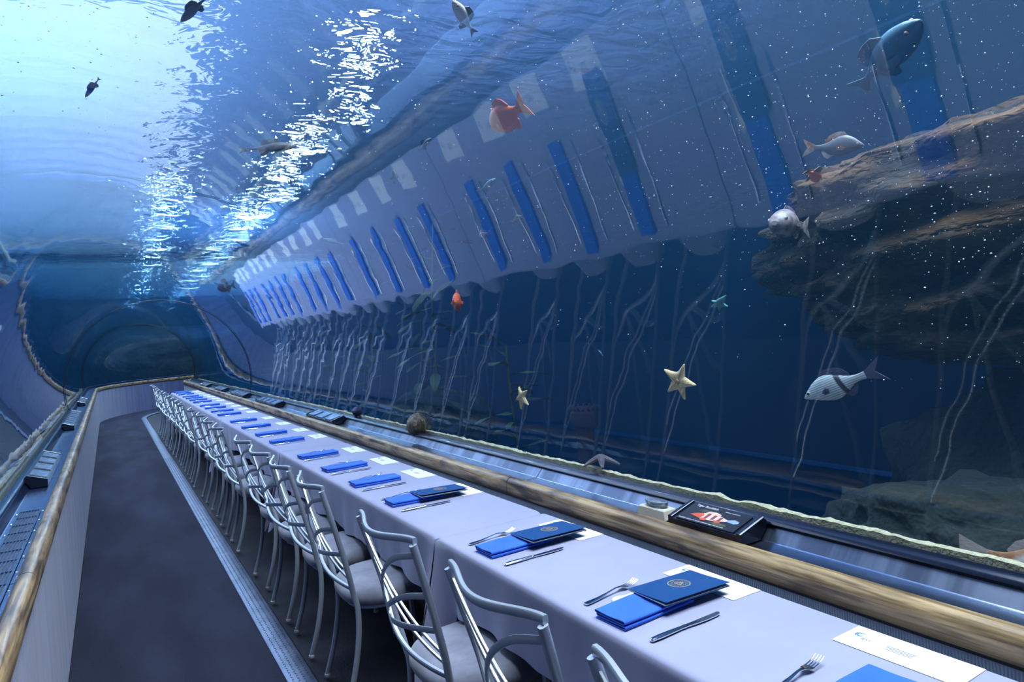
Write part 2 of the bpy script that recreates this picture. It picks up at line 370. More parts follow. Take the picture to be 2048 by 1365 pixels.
# ---- tables and cloths
def make_table(i, y0, y1):
    L = y1-y0-.04; yc = (y0+y1)/2
    t = thing('folding_table', ((TX0+TX1)/2, yc, 0), f'narrow folding table hidden under the {ORD[i]} grey cloth from the viewer', 'table', 'tables end to end along the fabric wall')
    MB().box((0, 0, TT-.024), (.44, L-.02, .03)).build('tabletop', M['black_trim'], t, smooth=False)
    for s in (-1, 1):
        for q in (-1, 1):
            MB().tube([(q*.17, s*(L/2-.25), 0), (q*.17, s*(L/2-.25), TT-.04)], .014).build('leg', M['chair_metal'], t)
        MB().tube([(-.17, s*(L/2-.25), .16), (.17, s*(L/2-.25), .16)], .010, up=(0, 1, 0)).build('brace', M['chair_metal'], t)
def make_cloth(i, y0, y1):
    rnd = random.Random(40+i); L = y1-y0-.010; n = max(60, int(L/.022))
    ph = [rnd.uniform(0, 6.28) for _ in range(6)]
    prof = []   # (kind, x, z)
    prof += [('b', TX1, .60), ('b', TX1, .68), ('b', TX1, .735), ('t', TX1-.004, .747), ('t', TX1-.012, TT)]
    for k in range(1, 14): prof.append(('t', TX1-.012-(TX1-TX0-.03)*k/14, TT))
    prof += [('t', TX0+.018, TT), ('t', TX0+.008, TT-.003), ('t', TX0+.002, TT-.010)]
    for k in range(1, 20): prof.append(('f', TX0, k/19))
    def fold(y, d):
        e = min(y-y0, y1-y); w = .010*math.sin(y*9+ph[0])+.008*math.sin(y*21+ph[1])+.006*math.sin(y*37+ph[2])
        flare = .115*math.exp(-(e/.09)**2)+.045*math.exp(-((e-.22)/.06)**2)-.02*math.exp(-((e-.15)/.05)**2)
        return -(w*1.6+flare)*d**1.25
    rings = []
    for j in range(n+1):
        y = y0+.005+L*j/n; r = []
        e = min(j, n-j)*L/n
        rd = .012*max(0, 1-e/.03)**2     # soft rounded ends
        for kd, x, z in prof:
            zz = z-rd if kd != 'b' else z
            if kd == 't':
                zz += .0008*noise.noise((x*9, y*5, i*7.0))
                if TX1-.05 > x > TX0+.05:
                    zz += .0012*math.exp(-((x-TX0-.25)/.004)**2)          # ironed crease along the table
            if kd == 'f':
                d = z; hang = .225+.33*math.exp(-(e/.10)**4)+.012*math.sin(y*11+ph[3]); x = x+fold(y, d*(hang/.45)); zz = TT-.012-hang*d
            r.append((x, y, zz))
        rings.append(r)
    m_ = MB().rings(rings, closed=False, caps=False)
    # short overhang at the two table ends
    for ye, s in ((y0+.005, 1), (y1-.005, -1)):
        vs = []; k = 14
        for a in range(k+1):
            x = TX0+(TX1-TX0)*a/k
            for b in range(5): vs.append((x+(-.02*(b/4) if a == 0 else 0), ye+s*.004*b*math.sin(a*1.7), TT-.012-.40*b/4))
        m_.add(vs, [(a*5+b, a*5+b+1, (a+1)*5+b+1, (a+1)*5+b) for a in range(k) for b in range(4)])
    o = m_.build('tablecloth', M['cloth'])
    where = ['nearest the viewer', 'on the second table, four chairs along it', 'on the third table from the viewer', 'on the fourth table from the viewer', 'on the fifth table from the viewer', 'on the farthest table'][i]
    tag(o, f'lavender-grey tablecloth {where}', 'tablecloth', 'grey tablecloths on the long row of tables')
for i in range(6):
    make_table(i, SEAMS[i], SEAMS[i+1]); make_cloth(i, SEAMS[i], SEAMS[i+1])

# ---- chairs
def smooth_path(pts, n=18):
    pts = [Vector(p) for p in pts]; out = []
    P = [pts[0]*2-pts[1]]+pts+[pts[-1]*2-pts[-2]]
    segn = len(pts)-1
    for s in range(segn):
        k = max(2, n//segn)
        for i in range(k):
            t = i/k; a, b, c, d = P[s:s+4]
            out.append(.5*((2*b)+(c-a)*t+(2*a-5*b+4*c-d)*t*t+(3*b-a-3*c+d)*t**3))
    out.append(pts[-1]); return out
def make_chair():
    t = thing('chair', (0, 0, 0), 'x', 'chair', 'silver lattice-back chairs along the banquet table')
    cm = M['chair_metal']
    def postx(z): return -.185-.115*max(0, (z-.46)/.48)**1.15
    def posty(z): return .168+.052*max(0, (z-.42)/.52)
    def xb(y, z, k=.055): w = posty(z); return postx(z)-k*max(0, 1-(y/w)**2)
    for s in (1, -1):
        pts = [(-.245, s*.172, .010), (-.205, s*.172, .14), (-.178, s*.170, .28), (-.172, s*.168, .40), (-.186, s*.168, .47)]
        pts += [(postx(z), s*posty(z), z) for z in (.56, .66, .76, .86, .928)]
        leg = MB().tube(smooth_path(pts, 36), .0115, .0085, up=(0, 1, 0), sq=.65, taper=None).build('rear_leg', cm, t)
        MB().lathe([(.0, 0), (.013, 0), (.015, .004), (.013, .014), (0, .016)], (-.245, s*.172, 0), 10).build('glide', M['glide'], leg)
        leg = MB().tube(smooth_path([(.185, s*.165, .010), (.175, s*.162, .2), (.165, s*.155, .40)], 10), .011, .011, up=(0, 1, 0), sq=.7).build('front_leg', cm, t)
        MB().lathe([(.0, 0), (.013, 0), (.015, .004), (.013, .014), (0, .016)], (.185, s*.165, 0), 10).build('glide', M['glide'], leg)
    # bowed top rail
    pts = []
    for k in range(25):
        y = .220-.440*k/24; c = .5+.5*math.cos(math.pi*y/.220)
        pts.append((-.290-.050*c**.8, y, .938-.010*c))
    MB().tube(pts, .0075, .0105, up=(0, 0, 1), sq=.55).build('top_rail', cm, t)
    def bar(yz, w, h, name, n=20, k=.055):
        p = smooth_path([(0, y, z) for y, z in yz], n); p = [(xb(q.y, q.z, k), q.y, q.z) for q in p]
        MB().tube(p, w, h, up=(-1, 0, 0), sq=.6).build(name, cm, t)
    bar([(.205, .80), (.180, .70), (.115, .615), (.0, .555), (-.10, .520), (-.176, .495)], .0080, .0080, 'thick_arc')
    bar([(.216, .905), (.11, .795), (0, .700), (-.10, .625), (-.186, .568)], .0048, .005, 'thin_arc', k=.028)
    bar([(.212, .860), (.10, .745), (0, .655), (-.10, .585), (-.182, .535)], .0048, .005, 'thin_arc', k=.034)
    bar([(-.214, .895), (-.12, .87), (-.02, .80), (.06, .71), (.105, .635)], .0095, .0032, 'strap')
    bar([(-.203, .765), (-.11, .745), (-.01, .70), (.075, .655), (.128, .628)], .0095, .0032, 'strap')
    bar([(-.192, .650), (-.10, .640), (0, .625), (.08, .61), (.118, .612)], .0095, .0032, 'strap')
    # seat frame and cushion
    def ring(rx, ry, z, n=36, e=.72):
        r = []
        for j in range(n):
            a = 2*math.pi*j/n; c, s_ = math.cos(a), math.sin(a)
            r.append((math.copysign(abs(c)**e, c)*rx+.01, math.copysign(abs(s_)**e, s_)*ry, z))
        return r
    MB().rings([ring(.175, .165, .385), ring(.19, .18, .387), ring(.19, .18, .405), ring(.175, .165, .407)]).build('seat_frame', cm, t)
    pr = [(.150, .400), (.190, .402), (.212, .412), (.221, .430), (.220, .450), (.210, .468), (.185, .482), (.14, .491), (.08, .495), (.02, .496)]
    MB().rings([ring(r, r*1.0, z) for r, z in pr]).build('seat_cushion', M['seat_fabric'], t)
    MB().tube([(.0, -.16, .378), (.0, .16, .378)], .008, up=(0, 0, 1)).build('under_brace', cm, t)
    return t
CH0 = make_chair()
for i, y in enumerate(SET_Y):
    c = CH0 if i == 0 else copy_tree(CH0)
    jx, jy, jr = random.uniform(-.012, .012), random.uniform(-.02, .02), random.uniform(-2.5, 2.5)
    if i < 3: jx, jy, jr = [(0, .0, 0), (.0, .0, 0), (-.005, -.01, 2)][i]
    c.location = (1.005+jx, y+jy-.03, 0); c.rotation_euler = (0, 0, R(jr))
    c['label'] = f'silver lattice-back chair with grey seat, {ORD[i]} from the viewer along the table' if i < 21 else 'silver lattice-back chair with grey seat, farthest one at the end of the table'

# ---- place settings
def sheet_profile(path, th):
    n = len(path); L_, R_ = [], []
    for i in range(n):
        a = Vector((*path[max(i-1, 0)], 0)); b = Vector((*path[min(i+1, n-1)], 0)); d = (b-a).normalized(); nn = Vector((-d.y, d.x, 0))
        p = Vector((*path[i], 0)); L_.append(p+nn*th/2); R_.append(p-nn*th/2)
    return [(q.x, q.y) for q in L_+R_[::-1]]
path = smooth_path([Vector((y, z, 0)) for y, z in [(.054, .002), (0, .002), (-.050, .002), (-.0565, .006), (-.050, .0095), (.02, .0085), (.046, .010), (.050, .0135), (.042, .0165), (0, .0155), (-.046, .0140), (-.0555, .0175), (-.048, .0215), (0, .0205), (.050, .0230), (.057, .0200), (.050, .0170)]], 80)
NAPP = sheet_profile([(p.x, p.y) for p in path], .0026)
def napkin_mesh(L=.255):
    xs = [-L/2+L*i/10 for i in range(11)]
    rings = [[(x, y+.0025*math.sin(x*14), z+.0016*max(0, z-.004)/.02*math.sin(x*21+y*30)) for y, z in NAPP] for x in xs]
    m_ = MB(); n = len(NAPP); m_.rings(rings, caps=False)
    h = n//2
    for base in (0, (len(rings)-1)*n):
        m_.f += [(base+j, base+j+1, base+n-2-j, base+n-1-j) for j in range(h-1)]
    return m_.mesh('napkin', M['napkin'])
NAPM = napkin_mesh()
def fork_meshes():
    h = MB(); P = [(-.10, .004), (-.085, .0045), (-.05, .005), (-.01, .009), (.02, .013), (.04, .012)]
    W = [.0085, .0100, .0075, .0045, .0035, .0060]
    rings = []
    for (x, z), w in zip(P, W):
        rings.append([(x, math.cos(a)*w, z+math.sin(a)*.0019) for a in [2*math.pi*(j+.5)/10 for j in range(10)]])
    h.rings(rings)
    hd = [(.038, .0120, .0050), (.046, .0098, .0105), (.056, .0080, .0122), (.066, .0072, .0126)]
    h.rings([[(x, math.cos(a)*w, z+math.sin(a)*.0013) for a in [2*math.pi*(j+.5)/10 for j in range(10)]] for x, z, w in hd])
    tine = MB().tube([(.063, 0, .0072), (.080, 0, .0085), (.096, 0, .0125), (.107, 0, .0172)], .0017, .0013, taper=[1, 1, .9, .5])
    return h.mesh('fork', M['cutlery']), tine.mesh('tine', M['cutlery'])
FORKM, TINEM = fork_meshes()
def knife_meshes():
    h = MB()
    P = [(-.120, .0045, .003, .002), (-.117, .005, .0075, .0042), (-.09, .0055, .0088, .0050), (-.04, .0055, .0070, .0045), (-.012, .0055, .0056, .0042)]
    h.rings([[(x, math.cos(a)*w, z+math.sin(a)*hh) for a in [2*math.pi*(j+.5)/12 for j in range(12)]] for x, z, w, hh in P])
    b = MB().rings([[(x, math.cos(a)*w, .0055+math.sin(a)*hh) for a in [2*math.pi*(j+.5)/12 for j in range(12)]] for x, w, hh in [(-.0125, .0060, .0046), (-.006, .0066, .0048), (0, .0060, .0040)]])
    out = [(-.002, -.0055), (.03, -.0085), (.07, -.0105), (.10, -.0098), (.117, -.0055), (.122, .003), (.118, .0068), (.08, .0066), (.03, .0062), (-.002, .0058)]
    bl = MB().prism(out, .0042, .0064)
    return h.mesh('knife', M['cutlery']), b.mesh('bolster', M['cutlery']), bl.mesh('blade', M['cutlery'], smooth=False)
KNM, BOLM, BLADEM = knife_meshes()
def text_mesh(s, size, mat, name, align='LEFT', depth=.0):
    cu = bpy.data.curves.new(name, 'FONT'); cu.body = s; cu.size = size; cu.align_x = align; cu.extrude = depth; cu.resolution_u = 2
    o = bpy.data.objects.new(name, cu); COL.objects.link(o); bpy.context.view_layer.update()
    me = bpy.data.meshes.new_from_object(o.evaluated_get(bpy.context.evaluated_depsgraph_get())); bpy.data.objects.remove(o)
    me.materials.clear(); me.materials.append(mat); return me
# card: lies along Y, read from the aisle (text runs toward -Y)
CARDM = MB().prism([(-.055, -.137), (.055, -.137), (.055, .137), (-.055, .137)], 0, .0012).mesh('card', M['paper'], smooth=False)
def crescent(r0, r1, a0, a1, off, n=12):
    o = [(r0*math.cos(a0+(a1-a0)*i/n), r0*math.sin(a0+(a1-a0)*i/n)) for i in range(n+1)]
    i_ = [(off[0]+r1*math.cos(a1+(a0-a1)*i/n), off[1]+r1*math.sin(a1+(a0-a1)*i/n)) for i in range(n+1)]
    return o+i_
lg = MB()
lg.prism(crescent(.012, .0105, .6, 3.9, (.0025, -.001)), 0, .0004)
lg.prism(crescent(.008, .007, 2.6, 6.0, (.001, .003)), 0, .0004)
LOGOM = lg.mesh('logo', M['ink_blue'], smooth=False)
LOGOT = text_mesh('BAY', .013, M['ink_grey'], 'logo_lettering')
LOGOT2 = text_mesh('aquarium of the', .0042, M['ink_grey'], 'logo_lettering')
pl = MB()
for k, w in enumerate((.066, .060, .054, .058)):
    x = .010-.0055*k; pl.prism([(x, .030-(.066-w)/2), (x+.0018, .030-(.066-w)/2), (x+.0018, .030-(.066+w)/2), (x, .030-(.066+w)/2)], 0, .0003)
PRINTM = pl.mesh('printed_lines', M['ink_grey'], smooth=False)
def disc_ring(mb, r0, r1, n=40, z=0, t=.0004):
    vs = []
    for j in range(n):
        a = 2*math.pi*j/n
        for r, zz in ((r0, z), (r1, z), (r1, z+t), (r0, z+t)): vs.append((r*math.cos(a), r*math.sin(a), zz))
    mb.add(vs, [(j*4+q, j*4+(q+1) % 4, ((j+1) % n)*4+(q+1) % 4, ((j+1) % n)*4+q) for j in range(n) for q in range(4)])
def seal_mesh():
    s = MB()
    for a, b in ((.0305, .0320), (.0285, .0295), (.0190, .0200)): disc_ring(s, a, b)
    for j in range(26):     # ring of letter-like ticks
        a = 2*math.pi*j/26; c, d = math.cos(a), math.sin(a); w = .0022 if j % 3 else .0014
        q = [(.0215, -w), (.0268, -w), (.0268, -w+.0009), (.0215, -w+.0009)] if j % 2 else [(.0215, -w), (.0225, -w), (.0268, w), (.0258, w)]
        s.prism([(c*x-d*y, d*x+c*y) for x, y in q], 0, .0004)
    def line(p, q, w=.0007):
        p, q = Vector(p), Vector(q); n = (q-p).normalized().orthogonal() if False else Vector((-(q-p).y, (q-p).x)).normalized()*w
        s.prism([tuple(p-n), tuple(q-n), tuple(q+n), tuple(p+n)], 0, .0004)
    T = [Vector((.015*math.cos(R(90+120*k)), .015*math.sin(R(90+120*k)))) for k in range(3)]
    for k in range(3): line(T[k], T[(k+1) % 3]); line(T[k]*.1, T[k]*.95)
    disc_ring(s, .0065, .0073, 20); disc_ring(s, .0130, .0136, 28)
    for k in range(8): a = R(45*k+20); line((.0078*math.cos(a), .0078*math.sin(a)), (.0125*math.cos(a+.2), .0125*math.sin(a+.2)), .0005)
    W = .150
    s.v = [(.012+y, .012-x, .0052+.007*max(0, (W/2-.012+x)/W)**1.5+.0004+z) for x, y, z in s.v]
    return s.mesh('seal', M['gold'], smooth=False)
SEALM = seal_mesh()
def sheet(mb, pts, y0, y1, th):
    rings = [[(x, y, z) for x, z in pts]+[(x, y, z-th) for x, z in pts[::-1]] for y in (y0, (y0+y1)/2, y1)]
    mb.rings(rings)
def make_menu(i, loc, rz, ry):
    t = thing('menu', loc, f'dark blue folded menu with a gold seal on the {ORD[i]} place setting', 'menu', 'blue menus on the near napkins', rz)
    t.rotation_euler = (0, R(ry), R(rz))
    L, W = .236, .150; xs = [-L/2+L*k/8 for k in range(9)]
    c = MB(); sheet(c, [(x, .0012) for x in xs], -W/2, W/2, .0011); c.build('back_cover', M['menu_blue'], t, smooth=False)
    c = MB(); sheet(c, [(x, .0036+.0022*((x+L/2)/L)**2*0) for x in xs], -W/2+.003, W/2-.002, .0018); c.build('pages', M['paper'], t, smooth=False)
    c = MB(); c.prism([(L/2-.06, W/2-.075), (L/2+.005, W/2-.075), (L/2+.005, W/2-.004), (L/2-.06, W/2-.004)], .0037, .0042); c.build('insert', M['pink_paper'], t, smooth=False)
    # front cover: springs open a little toward the near edge
    cv = MB(); ys = [W/2-W*k/8 for k in range(9)]
    rings = []
    for x in (-L/2, 0, L/2):
        up = [(x, y, .0052+.007*((W/2-y)/W)**1.5) for y in ys]
        rings.append(up+[(a, b, z-.0009) for a, b, z in up[::-1]])
    cv.rings(rings); cv.build('front_cover', M['menu_blue'], t, smooth=False)
    s = put('seal', SEALM, t)
    tag(s, 'round gold seal with rings of lettering')
MENUS = {1: (1.312, .002, 0), 2: (1.335, -.015, 2), 3: (1.315, -.01, -1)}
for i, y in enumerate(SET_Y):
    w = f'{ORD[i]} place setting from the viewer'
    rr = random.Random(90+i)
    dn, dk, df, dc = [rr.uniform(-.012, .012) for _ in range(4)]
    if i < 3: dn = dk = df = 0; dc = [.065, .03, .03][i]
    else: dc += .045
    o = put('napkin', NAPM); o.location = (1.195+(-.01 if i == 1 else 0), y+dn, TT+.0005); o.rotation_euler = (0, 0, R(rr.uniform(-2, 3)))
    tag(o, f'folded bright blue napkin at the {w}', 'napkin', 'blue napkins on the table')
    o = put('knife', KNM); o.location = (1.19, y-.145+dk, TT+.0008); o.rotation_euler = (0, 0, R(rr.uniform(-2, 2)))
    tag(o, f'shiny table knife at the {w}', 'knife', 'knives on the table'); put('bolster', BOLM, o); put('blade', BLADEM, o)
    o = put('fork', FORKM); o.location = (1.18, y+.140+df, TT+.0008); o.rotation_euler = (0, 0, R(rr.uniform(4, 9)))
    tag(o, f'shiny fork with raised tines at the {w}', 'fork', 'forks on the table')
    for q in (-.0096, -.0032, .0032, .0096): tn = put('tine', TINEM, o); tn.location = (0, q, 0)
    o = put('card', CARDM); o.location = (1.458, y+dc, TT+.0008); o.rotation_euler = (0, 0, R(rr.uniform(-1.5, 1.5)))
    tag(o, f'white printed card at the back of the {w}', 'card', 'white cards along the back of the table')
    a = put('logo', LOGOM, o); a.location = (.012, .108, .0013); a.rotation_euler = (0, 0, R(-90))
    a = put('logo_lettering', LOGOT, o); a.location = (-.006, .098, .0016); a.rotation_euler = (0, 0, R(-90))
    a = put('logo_lettering', LOGOT2, o); a.location = (.006, .098, .0016); a.rotation_euler = (0, 0, R(-90))
    a = put('printed_lines', PRINTM, o); a.location = (-.006, .012, .0013)
    if i in MENUS:
        mx_, my_, mr_ = MENUS[i]; make_menu(i, (mx_, y+my_, TT+.0262), mr_, 1.2)
# wrapped spoons lying between fork and napkin
def make_spoon(i, loc, rz):
    s = MB(); rings = []
    for x, w, h, z in [(-.030, .002, .001, .004), (-.026, .011, .004, .006), (-.016, .0155, .006, .0075), (-.004, .0155, .006, .0075), (.008, .011, .004, .0075), (.016, .005, .003, .008), (.05, .004, .0025, .008), (.09, .005, .002, .007), (.10, .002, .001, .006)]:
        rings.append([(x, math.cos(a)*w, z+math.sin(a)*h) for a in [2*math.pi*(j+.5)/12 for j in range(12)]])
    o = s.rings(rings).build('spoon', M['plastic_spoon']); o.location = loc; o.rotation_euler = (0, 0, R(rz))
    tag(o, f'pale spoon between fork and napkin at the {ORD[i]} place setting', 'spoon', 'pale spoons')
make_spoon(1, (1.175, 1.488, TT+.001), 4); make_spoon(2, (1.215, 2.19, TT+.001), 6); make_spoon(3, (1.20, 3.095, TT+.001), 4)

# ---- sign panels on the ledges
def wedge_profile(side):
    p = [(1.6655, .8035), (1.734, .8035), (1.770, .8460), (1.766, .8610), (1.758, .8665), (1.6455, .832), (1.6455, .8035)]
    return p if side > 0 else mirror(p)
def make_sign(side, y0, y1, n, label, mode):
    t = thing('sign_panel', (0, 0, 0), label, 'sign')
    P = wedge_profile(side)
    if side < 0: P = mirror([(1.6655, .8035), (1.748, .8035), (1.779, .8545), (1.776, .8685), (1.768, .8735), (1.6655, .838)])
    b = MB().rings([[(x, y, z) for x, z in P] for y in (y0, y1)]); b.build('housing', M['cap'], t, smooth=False)
    lo, hi = Vector((P[5][0], 0, P[5][1])), Vector((P[4][0], 0, P[4][1])); u = (hi-lo); nrm = Vector((-u.z, 0, u.x)).normalized()
    if nrm.z < 0: nrm = -nrm
    def pt(a, y, h=0): q = lo+u*a+nrm*h; return (q.x, y, q.z)
    def plate(name, a0, a1, ya, yb, h0, h1, mat, parent=t):
        vs = [pt(a, y, h) for h in (h0, h1) for a, y in ((a0, ya), (a1, ya), (a1, yb), (a0, yb))]
        return MB().add(vs, [(0, 1, 2, 3), (4, 5, 6, 7), (0, 1, 5, 4), (1, 2, 6, 5), (2, 3, 7, 6), (3, 0, 4, 7)]).build(name, mat, parent, smooth=False)
    # rounded frame bars
    for ya in (y0+.010, y1-.010): MB().tube([pt(0, ya, .003), pt(1, ya, .003)], .010, .006, up=tuple(nrm)).build('frame_bar', M['cap'], t)
    if mode == 'screen':
        sc = plate('screen', .04, .90, y0+.035, y1-.035, .001, .004, M['screen_black'])
        return t, pt, nrm, u, plate, sc
    w = (y1-y0-.05)/n
    for k in range(n): plate('label_plate', .08, .90, y0+.025+w*k+.18*w, y0+.025+w*(k+1)-.14*w, .001, .007, M['plate_blue'])
    return t
pbr('plate_blue', (.50, .60, .75), .18, .2, col2=(.22, .30, .45), scale=25, coat=.5)
pbr('fish_red', (.62, .09, .05), .6); pbr('fish_pink', (.80, .55, .48), .6); pbr('fish_dark', (.22, .05, .05), .6); pbr('fish_tail_blue', (.25, .38, .62), .6); pbr('picture_green', (.05, .07, .045), .7)
t, pt, nrm, u, plate, sc = make_sign(1, 1.47, 1.79, 1, 'black framed picture sign of a striped red fish behind the rail', 'screen')
def flat(name, pts, mat, h=.0042):      # pts: (along screen toward -Y, up the slope) in 0..1
    ya, yb = 1.79-.035, 1.47+.035
    vs = [pt(.04+.86*v, ya+(yb-ya)*x, h) for x, v in pts]+[pt(.04+.86*v, ya+(yb-ya)*x, h+.0004) for x, v in pts]; n = len(pts)
    return MB().add(vs, [tuple(range(n)), tuple(range(n, 2*n))]+[(i, (i+1) % n, (i+1) % n+n, i+n) for i in range(n)]).build(name, mat, sc, smooth=False)
flat('picture_weed', [(.20, .62), (.28, .75), (.40, .78), (.42, .70), (.32, .64)], M['picture_green'])
flat('picture_weed', [(.52, .18), (.62, .28), (.78, .26), (.84, .18), (.70, .10)], M['picture_green'])
flat('fish_body', [(.18, .38), (.24, .50), (.34, .60), (.44, .66), (.56, .64), (.68, .56), (.76, .50), (.76, .42), (.66, .34), (.50, .26), (.36, .26), (.26, .30)], M['fish_pink'])
flat('fish_head', [(.14, .36), (.22, .48), (.32, .58), (.36, .45), (.34, .28), (.24, .30)], M['fish_red'], .0048)
flat('fish_fin', [(.34, .28), (.44, .34), (.46, .20), (.38, .17)], M['fish_red'], .0048)
flat('fish_fin', [(.56, .32), (.66, .38), (.70, .26), (.62, .22)], M['fish_red'], .0048)
flat('fish_back_fin', [(.34, .61), (.38, .72), (.48, .76), (.58, .70), (.60, .64), (.46, .66)], M['fish_pink'], .0044)
for x in (.40, .51, .62): flat('fish_stripe', [(x, .62-(x-.4)*.3), (x+.045, .62-(x-.4)*.3), (x+.04, .34), (x-.005, .32)], M['fish_dark'], .0050)
flat('fish_tail', [(.75, .50), (.84, .60), (.92, .56), (.94, .46), (.88, .38), (.75, .42)], M['fish_tail_blue'], .0046)
def sign_text(s, size, x, v, name='lettering'):
    me = text_mesh(s, size, M['ink_white'], name); o = put(name, me, sc)
    ya, yb = 1.79-.035, 1.47+.035; ux = Vector((0, -1, 0)); uy = u.normalized(); q = Vector(pt(.04+.86*v, ya+(yb-ya)*x, .0046))
    o.matrix_world = Matrix(((ux.x, uy.x, nrm.x, q.x), (ux.y, uy.y, nrm.y, q.y), (ux.z, uy.z, nrm.z, q.z), (0, 0, 0, 1)))
sign_text('Tiger Rockfish', .0165, .07, .88); sign_text('Sebastes nigrocinctus', .0072, .585, .885)
sign_text('Rockfish shelter in rocky crevices near the bottom', .0095, .03, .055)
make_sign(1, 5.95, 6.85, 3, 'black sign holder with three bright plates on the ledge beside the table', 'plates')
make_sign(1, 8.35, 9.55, 4, 'black sign holder with four plates, second beyond the picture sign', 'plates')
make_sign(1, 10.55, 11.7, 4, 'black sign holder just past the joint ring, beside the table', 'plates')
make_sign(1, 12.7, 13.6, 4, 'black sign holder with bluish plates far down the table side', 'plates')
make_sign(1, 14.9, 15.9, 4, 'farthest black sign holder at the end of the table side', 'plates')
make_sign(-1, 4.80, 6.05, 4, 'black sign holder with four bright plates on the aisle ledge, nearest', 'plates')
make_sign(-1, 8.45, 10.6, 8, 'long black louvred sign holder on the aisle ledge', 'plates')
make_sign(-1, 12.6, 14.0, 5, 'farthest black sign holder on the aisle ledge', 'plates')

# ---- small clear dish on a cream block, on the ledge
t = thing('dish_stand', (1.70, 1.905, .8025), 'small cream block holding a clear glass dish beside the picture sign', 'dish')
MB().rings([[(sx*.030*k, sy*.066*k2, z) for sx, sy in ((-1, -1), (1, -1), (1, 1), (-1, 1))] for k, k2, z in ((1.1, 1.12, 0), (1.0, 1.0, .030), (.9, .94, .034))]).build('block', pbr('cream', (.72, .68, .58), .5), t, smooth=False)
m, nt, b, out = nodes('clear_glass'); b.inputs['Base Color'].default_value = (.75, .85, .95, 1); b.inputs['Roughness'].default_value = .08; b.inputs['Transmission Weight'].default_value = .75; b.inputs['IOR'].default_value = 1.3
dd = MB().lathe([(.0, .034), (.024, .034), (.030, .040), (.031, .056), (.027, .057), (.025, .042), (.0, .040)], seg=12); dd.v = [(x*.9, y*1.75, z) for x, y, z in dd.v]; dd.build('glass_dish', M['clear_glass'], t)
dd = MB().lathe([(.0, .041), (.016, .042), (.018, .050), (.010, .054), (0, .055)], seg=10); dd.v = [(x, y*1.6, z) for x, y, z in dd.v]; dd.build('clear_filling', M['clear_glass'], t)
o = MB().rings([[(1.690+.012*math.cos(a)*k, 1.815+.014*math.sin(a)*k, .8030+z) for a in [2*math.pi*j/12 for j in range(12)]] for k, z in ((.8, 0), (1, .004), (1, .012), (.7, .016))]).build('red_cap', pbr('red_plastic', (.6, .04, .08), .4)); tag(o, 'small red cap between the cream block and the picture sign', 'cap')

# ---- vent grille on the aisle ledge
t = thing('vent_grille', (-.3705, 3.25, .8035), 'long slotted steel vent grille set in the aisle ledge', 'vent')
def gbox(c, d, n, p=t): return MB().box(c, d).build(n, M['blue_steel'], p, smooth=False)
gbox((0, 0, .001), (.086, 1.60, .002), 'grille_bed').data.materials[0] = M['black_trim']
for s in (-1, 1): gbox((s*.041, 0, .0035), (.006, 1.60, .005), 'frame_bar')
for s in (-1, 1): gbox((0, s*.797, .0035), (.080, .006, .005), 'frame_bar')
for k in range(6): gbox((-.029+.0116*k, 0, .0035), (.0035, 1.588, .004), 'slat')
for k in range(9): gbox((0, -.64+.16*k, .0038), (.078, .005, .004), 'cross_bar')
sm = MB().lathe([(0, 0), (.005, 0), (.004, .002), (0, .003)], seg=8).mesh('screw', M['cutlery'])
for k in range(8):
    for s in (-1, 1):
        o = put('screw', sm, t); o.location = (s*.052, -.78+k*.222, 0.0005)

# ================================================================ in the water
# ---- sand beds along the foot of the acrylic
def sand_bed(side):
    rings = []; n = 1000; x0 = math.sqrt((TR+.034)**2-(TCZ-.865)**2)
    for j in range(n+1):
        y = -1.4+19.6*j/n; w = .022+.030*(.5+noise.noise((y*1.3, side*5, 0)))+.022*noise.noise((y*7, 1, side))+.016*noise.noise((y*23, 4, side)); w = max(.010, w)
        zt = .873+.007*noise.noise((y*2.1, 3, side))+.007*noise.noise((y*11, 6, side))+.004*noise.noise((y*34, 7, side))
        pr = [(0, .60), (0, zt-.004), (.008, zt), (w*.45, zt+.006*noise.noise((y*14, 0, 0))), (w*.8, zt-.006+.012*noise.noise((y*17, 2, 0))), (w, zt-.03), (w*1.5+.04, zt-.16), (w*2+.15, .55), (w*2+.3, .2), (w*2+.35, -.8)]
        rings.append([(TCX+side*(x0+a), y, z) for a, z in pr])
    return MB().rings(rings, closed=False, caps=False).build('sand_bed', M['sand'])
tag(sand_bed(1), 'pale sand along the foot of the acrylic beside the table', 'sand', kind='stuff')
tag(sand_bed(-1), 'pale sand along the foot of the acrylic beside the aisle', 'sand', kind='stuff')

# ---- rocks
def rock(c, r, seed, label, mat='rock', sub=5, amp=.22, e=1.0, strata=0.0):
    bm = bmesh.new(); bmesh.ops.create_icosphere(bm, subdivisions=sub, radius=1.0); c = Vector(c); s = Vector((seed*3.1, seed*1.7, seed*2.3))
    for v in bm.verts:
        n = v.co.normalized(); p = Vector([math.copysign(abs(q)**e, q) for q in n]); p = Vector((p.x*r[0], p.y*r[1], p.z*r[2]))
        d = amp*noise.noise(n*1.6+s)+amp*.5*abs(noise.noise(n*4+s))+amp*.30*noise.noise(n*9+s)+amp*.16*noise.noise(n*22+s)+amp*.07*noise.noise(n*48+s)
        q = p*(1+d)
        if strata: q.x += strata*.05*math.sin(q.z*34+4*noise.noise(q*1.5)+q.y*5)*n.x; q.y += strata*.05*math.sin(q.z*34+4*noise.noise(q*1.5))*n.y
        v.co = q
    me = bpy.data.meshes.new('rock'); bm.to_mesh(me); bm.free(); me.materials.append(M[mat]); me.polygons.foreach_set('use_smooth', [True]*len(me.polygons))
    o = put('rock', me); o.location = c
    return tag(o, label, 'rock', 'rocks in the tank')
